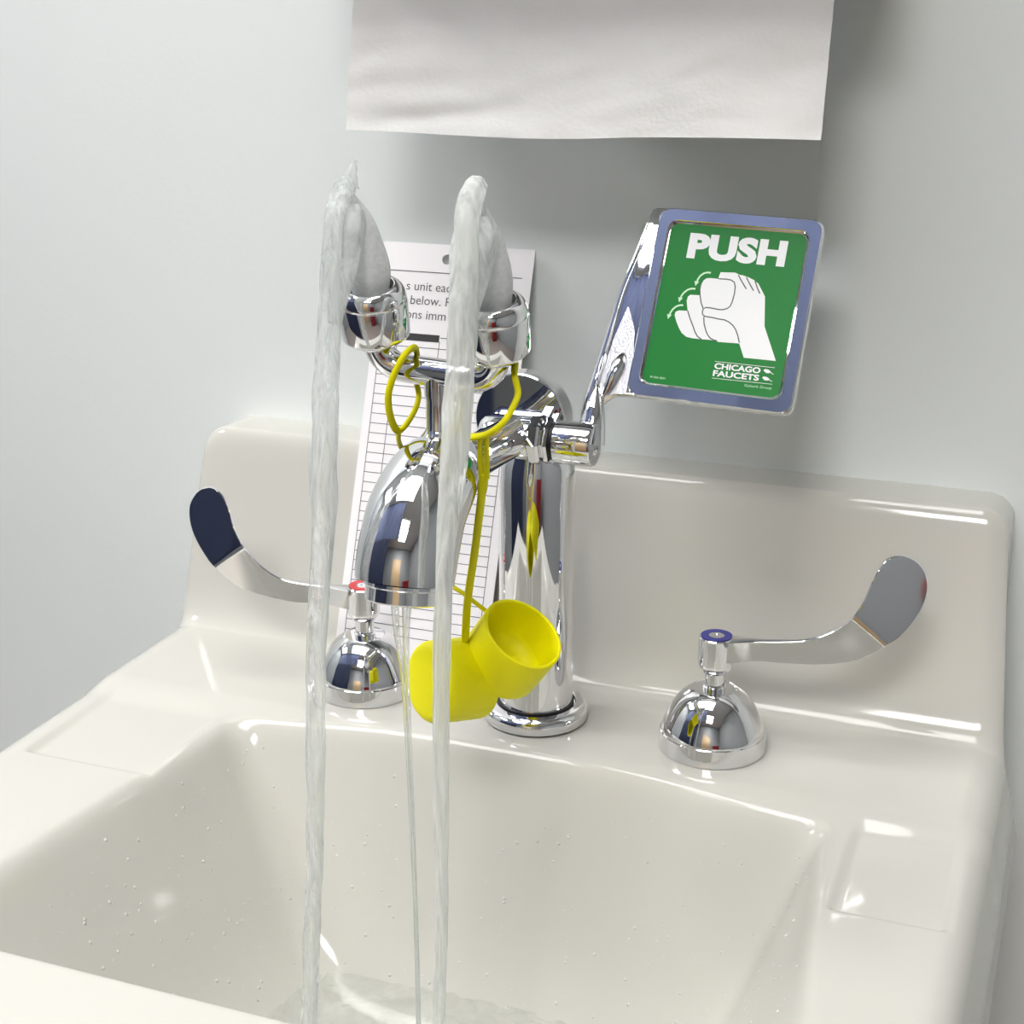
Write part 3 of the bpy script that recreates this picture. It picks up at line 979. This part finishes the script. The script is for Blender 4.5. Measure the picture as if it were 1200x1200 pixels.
# ------------------------------------------------------------------ paper towel and its dispenser
V, F = [], []
nxx, nyy = 90, 60
TXL, TXR = -0.1195, 0.1357
for j in range(nyy + 1):
    v = j / nyy
    for i in range(nxx + 1):
        u = i / nxx
        zb = 0.3138 + 0.0006 * math.sin(u * 9) + 0.0025 * u - 0.0022 * math.sin(math.pi * min(1, u * 1.6)) * (u < .625)
        z = zb + (0.420 - zb) * v
        x = TXL + (TXR - TXL) * u + 0.0105 * (v ** 1.6) * (1 - u) + 0.002 * v * u
        yv = 0.030 + 0.0025 * math.sin(u * 5 + 0.5) * (1 - v) - 0.005 * (1 - v) ** 2
        yv += 0.0016 * noise.noise(Vector((u * 5, v * 4, 3))) + 0.0007 * noise.noise(Vector((u * 14, v * 11, 7)))
        yv += 0.0018 * math.exp(-((v - 0.03 - 0.25 * u) / 0.05) ** 2) * (u < 0.4) * math.sin(u * math.pi / 0.4)
        V.append((x, yv, z))
for j in range(nyy):
    for i in range(nxx):
        F.append((j * (nxx + 1) + i, j * (nxx + 1) + i + 1, (j + 1) * (nxx + 1) + i + 1, (j + 1) * (nxx + 1) + i))
me = mesh(V, F)
bm = bmesh.new()
bm.from_mesh(me)
bmesh.ops.solidify(bm, geom=bm.faces[:], thickness=0.0006)
bm.to_mesh(me)
bm.free()
tag(link('paper_towel', me, M_towel, ang=60), 'white folded paper towel hanging down over the sink from above the photo', 'paper towel')
t = empty('towel_dispenser', (0.008, WALL_Y, 0.41), 'dark grey wall towel dispenser above the sink that the paper towel hangs from', 'towel dispenser')
link('cover', box(-0.140, -0.010, 0.415, 0.158, WALL_Y - 0.0005, 0.78, 0.012), M_disp, t, ang=35)
link('outlet_lip', box(-0.130, 0.018, 0.408, 0.148, 0.044, 0.4155, 0.002), M_disp, t, ang=35)

# ------------------------------------------------------------------ water
POOL = -0.119


def rough_fn(amp, seed, kz=60.0, ka=1.6):
    def f(i, a, p):
        q = Vector((math.cos(a) * ka + seed, math.sin(a) * ka, p.z * kz + seed * 3))
        q2 = Vector((math.cos(a) * ka * 2.6 + seed, math.sin(a) * ka * 2.6, p.z * kz * 0.5 + 9))
        return 1 + amp * noise.noise(q) + amp * 0.7 * noise.noise(q2)
    return f


def stream(name, X, x_head, pts, label, group, seed, end_r):
    """pts: (y, z, r) in mm of the falling jet from its crest down"""
    hd, hax = HEADS[0] if X < 0 else HEADS[1]
    base = empty(name, (X, pts[-1][0] * mm, POOL), label, 'water')
    P = [(X, a * mm, b * mm, r * mm) for a, b, r in pts]
    P = catmull(P, 14)
    me = tube([p[:3] for p in P], [p[3] * 0.92 for p in P], 36, rough=rough_fn(0.20, seed))
    link('falling_stream', me, M_stream if X < 0 else M_froth2, base, ang=180)
    # aerated plume
    q0, q1, q2 = hd - hax * 0.001, hd + hax * 0.0045, hd + hax * 0.013
    pl = [(q0.x, q0.y, q0.z, .0082), (q1.x, q1.y + .0006, q1.z, .0085), (q2.x, q2.y + .0012, q2.z, .0090), (hd.x + (X - hd.x) * .5, hd.y - .0072, hd.z + 0.027, .0084),
          (X, hd.y - 0.0115, hd.z + .036, .0068), (X, hd.y - .016, hd.z + .0425, .0044), (X, hd.y - 0.0185, hd.z + .0445, .0015)]
    pl = catmull(pl, 9)
    link('foam_plume', tube([p[:3] for p in pl], [p[3] for p in pl], 40, rough=rough_fn(0.05, seed + 5, 90)), M_foam, base, ang=180)
    # frothy sheet between plume and falling jet
    fy = hd.y
    k_ = 1.0 if X < 0 else 1.12
    sh = [(X, fy - 0.010, hd.z + .040, .0030), (X, fy - 0.0125, hd.z + .0385, .0062), (X, fy - .0155, hd.z + .033, .0080 * k_), (X, fy - .0180, hd.z + .025, .0080 * k_), (X, fy - .0205, hd.z + .016, .0068 * k_), (X, fy - .0240, hd.z + .006, .0050 * k_), (X, fy - .0290, hd.z - .008, .0030 * k_)]
    sh = catmull(sh, 9)
    link('froth', tube([p[:3] for p in sh], [p[3] for p in sh], 36, rough=rough_fn(0.14, seed + 9, 70)), M_froth, base, ang=180)
    return base


M_froth2 = water_mat('milky_stream_water', 0.28, 0.75, 0.45, 170.0, (1, 1, 0.08), (0.92, 0.935, 0.915))
LP = [(-150.4, 309.5, 1.6), (-153.5, 307.5, 4.6), (-160.0, 302.5, 5.0), (-165.1, 296.1, 4.4), (-167.3, 286.7, 4.3), (-170.6, 273.4, 4.7), (-174.2, 247.2, 5.1), (-178.9, 222.5, 5.9), (-182.5, 195.6, 6.1), (-184.5, 172.6, 5.4), (-188.0, 154.8, 4.7), (-191.8, 136.6, 4.6), (-195.6, 118.5, 4.6), (-199.7, 79.5, 4.8), (-203.3, 38.9, 4.2), (-206.7, 11.1, 4.0), (-209.6, -4.6, 4.0), (-216.3, -49.6, 3.9), (-222, -90, 3.9), (-225.5, -119, 4.3)]
RP = [(-150.3, 309.9, 4.4), (-156.2, 307.0, 5.6), (-161.2, 299.0, 5.9), (-163.4, 287.2, 6.2), (-165.5, 275.4, 6.6), (-169.7, 248.9, 6.7), (-174.4, 226.7, 6.7), (-181.7, 194.0, 5.5), (-189.5, 164.0, 4.2), (-193.6, 136, 3.9), (-195.6, 108.0, 3.8), (-197.0, 67.8, 3.8), (-198.4, 25.9, 3.0), (-200.3, -15.3, 2.9), (-203.9, -52.0, 2.9), (-208, -90, 2.9), (-211, -119, 3.4)]
jet_l = stream('water_stream', -0.030, -0.0284, LP, 'streaky arching eyewash water jet from the left chrome head, nearest the left tap', None, 1.3, 0)
stream('water_stream', 0.0285, 0.0284, RP, 'milky arching eyewash water jet from the right chrome head, falling past the yellow caps', None, 4.1, 0)
tip = tube(catmull([(-0.0300, -0.1500, 0.3060), (-0.0296, -0.1490, 0.3115), (-0.0290, -0.1480, 0.3150), (-0.0280, -0.1476, 0.3172)], 6), [.0030 - .0023 * i / 18 for i in range(19)], 20, rough=rough_fn(0.35, 8, 260))
link('splash_tip', tip, M_stream, jet_l, ang=180)
b3 = empty('water_stream', (0, -0.1645, POOL), 'thin clear trickle of tap water falling from the bell spout', 'water')
sA = catmull([(-0.0034, -0.1722, 0.1318, .0018), (-0.0030, -0.1720, 0.118, .0014), (-0.0012, -0.1705, 0.095, .0011), (-0.0006, -0.169, 0.0665, .0010), (-0.0004, -.1668, .0176, .0010), (0, -.1652, -.0246, .0011), (0, -.1645, -.0863, .0012), (0, -.164, -.119, .0015)], 10)
sB = catmull([(0.0024, -0.1722, 0.1318, .0022), (0.0016, -0.1720, 0.118, .0016), (0.0008, -0.1705, 0.095, .0013), (0.0006, -0.169, 0.0665, .0011), (0.0004, -.1668, .0176, .0010), (0, -.1652, -.0246, .0010), (0, -.1645, -.0863, .0011), (0, -.164, -.119, .0014)], 10)
link('trickle', tube([p[:3] for p in sA], [p[3] for p in sA], 16, rough=rough_fn(.12, 2)), M_thin, b3, ang=180)
link('trickle', tube([p[:3] for p in sB], [p[3] for p in sB], 16, rough=rough_fn(.12, 6)), M_thin, b3, ang=180)

# pool in the bottom of the basin, rippled where the jets land
random.seed(4)
V, F = [], []
idx = {}
st = 0.0022
gx = [-0.16 + st * i for i in range(int(0.33 / st))]
gy = [-0.285 + st * i for i in range(int(0.24 / st))]


def ripple(x, y):
    z = 0.0
    for (cx, cy, a) in ((0.02, -0.125, .0030), (0.0285, -0.211, .0030), (-0.03, -0.2255, .0028), (0.0, -0.164, .0016)):
        d = math.hypot(x - cx, y - cy)
        z += a * math.exp(-d / 0.035) * (0.6 * math.sin(d * 520) + 1.1 * noise.noise(Vector((x * 150, y * 150, 2))))
    return z + 0.0004 * noise.noise(Vector((x * 60, y * 60, 9)))


for j, y in enumerate(gy):
    for i, x in enumerate(gx):
        if basin_depth(x, y) + 0.003 > -POOL - 0.001:
            idx[(i, j)] = len(V)
            V.append((x, y, POOL + ripple(x, y)))
for (i, j) in list(idx):
    q = [(i, j), (i + 1, j), (i + 1, j + 1), (i, j + 1)]
    if all(k in idx for k in q):
        F.append(tuple(idx[k] for k in q))
pool = link('water_pool', mesh(V, F, fix=False), M_pool, ang=180)
tag(pool, 'shallow rippling water in the bottom of the sink basin', 'water')

# droplets clinging to the bowl
bm = bmesh.new()
for k in range(420):
    while True:
        x, y = random.uniform(-0.165, 0.18), random.uniform(-0.24, -0.055)
        d = basin_depth(x, y)
        if 0.012 < d < 0.115 and (x < 0.02 or random.random() < 0.75):
            break
    e = 0.001
    nrm = Vector(((basin_depth(x + e, y) - basin_depth(x - e, y)) / (2 * e), (basin_depth(x, y + e) - basin_depth(x, y - e)) / (2 * e), 1)).normalized()
    rr = random.choice((0.0004, 0.0005, 0.0006, 0.0008, 0.0011))
    xx, yy, zz = frame(nrm)
    M = Matrix(((xx.x, yy.x, zz.x, x), (xx.y, yy.y, zz.y, y), (xx.z, yy.z, zz.z, deck_z(x, y)), (0, 0, 0, 1))) @ Matrix.Diagonal((rr, rr, rr * 0.7, 1))
    bmesh.ops.create_icosphere(bm, subdivisions=1, radius=1, matrix=M)
me = bpy.data.meshes.new('mesh')
bm.to_mesh(me)
bm.free()
dr = link('water_droplets', me, M_drop, ang=180)
tag(dr, 'tiny water droplets clinging to the walls of the basin', 'water', kind='stuff')
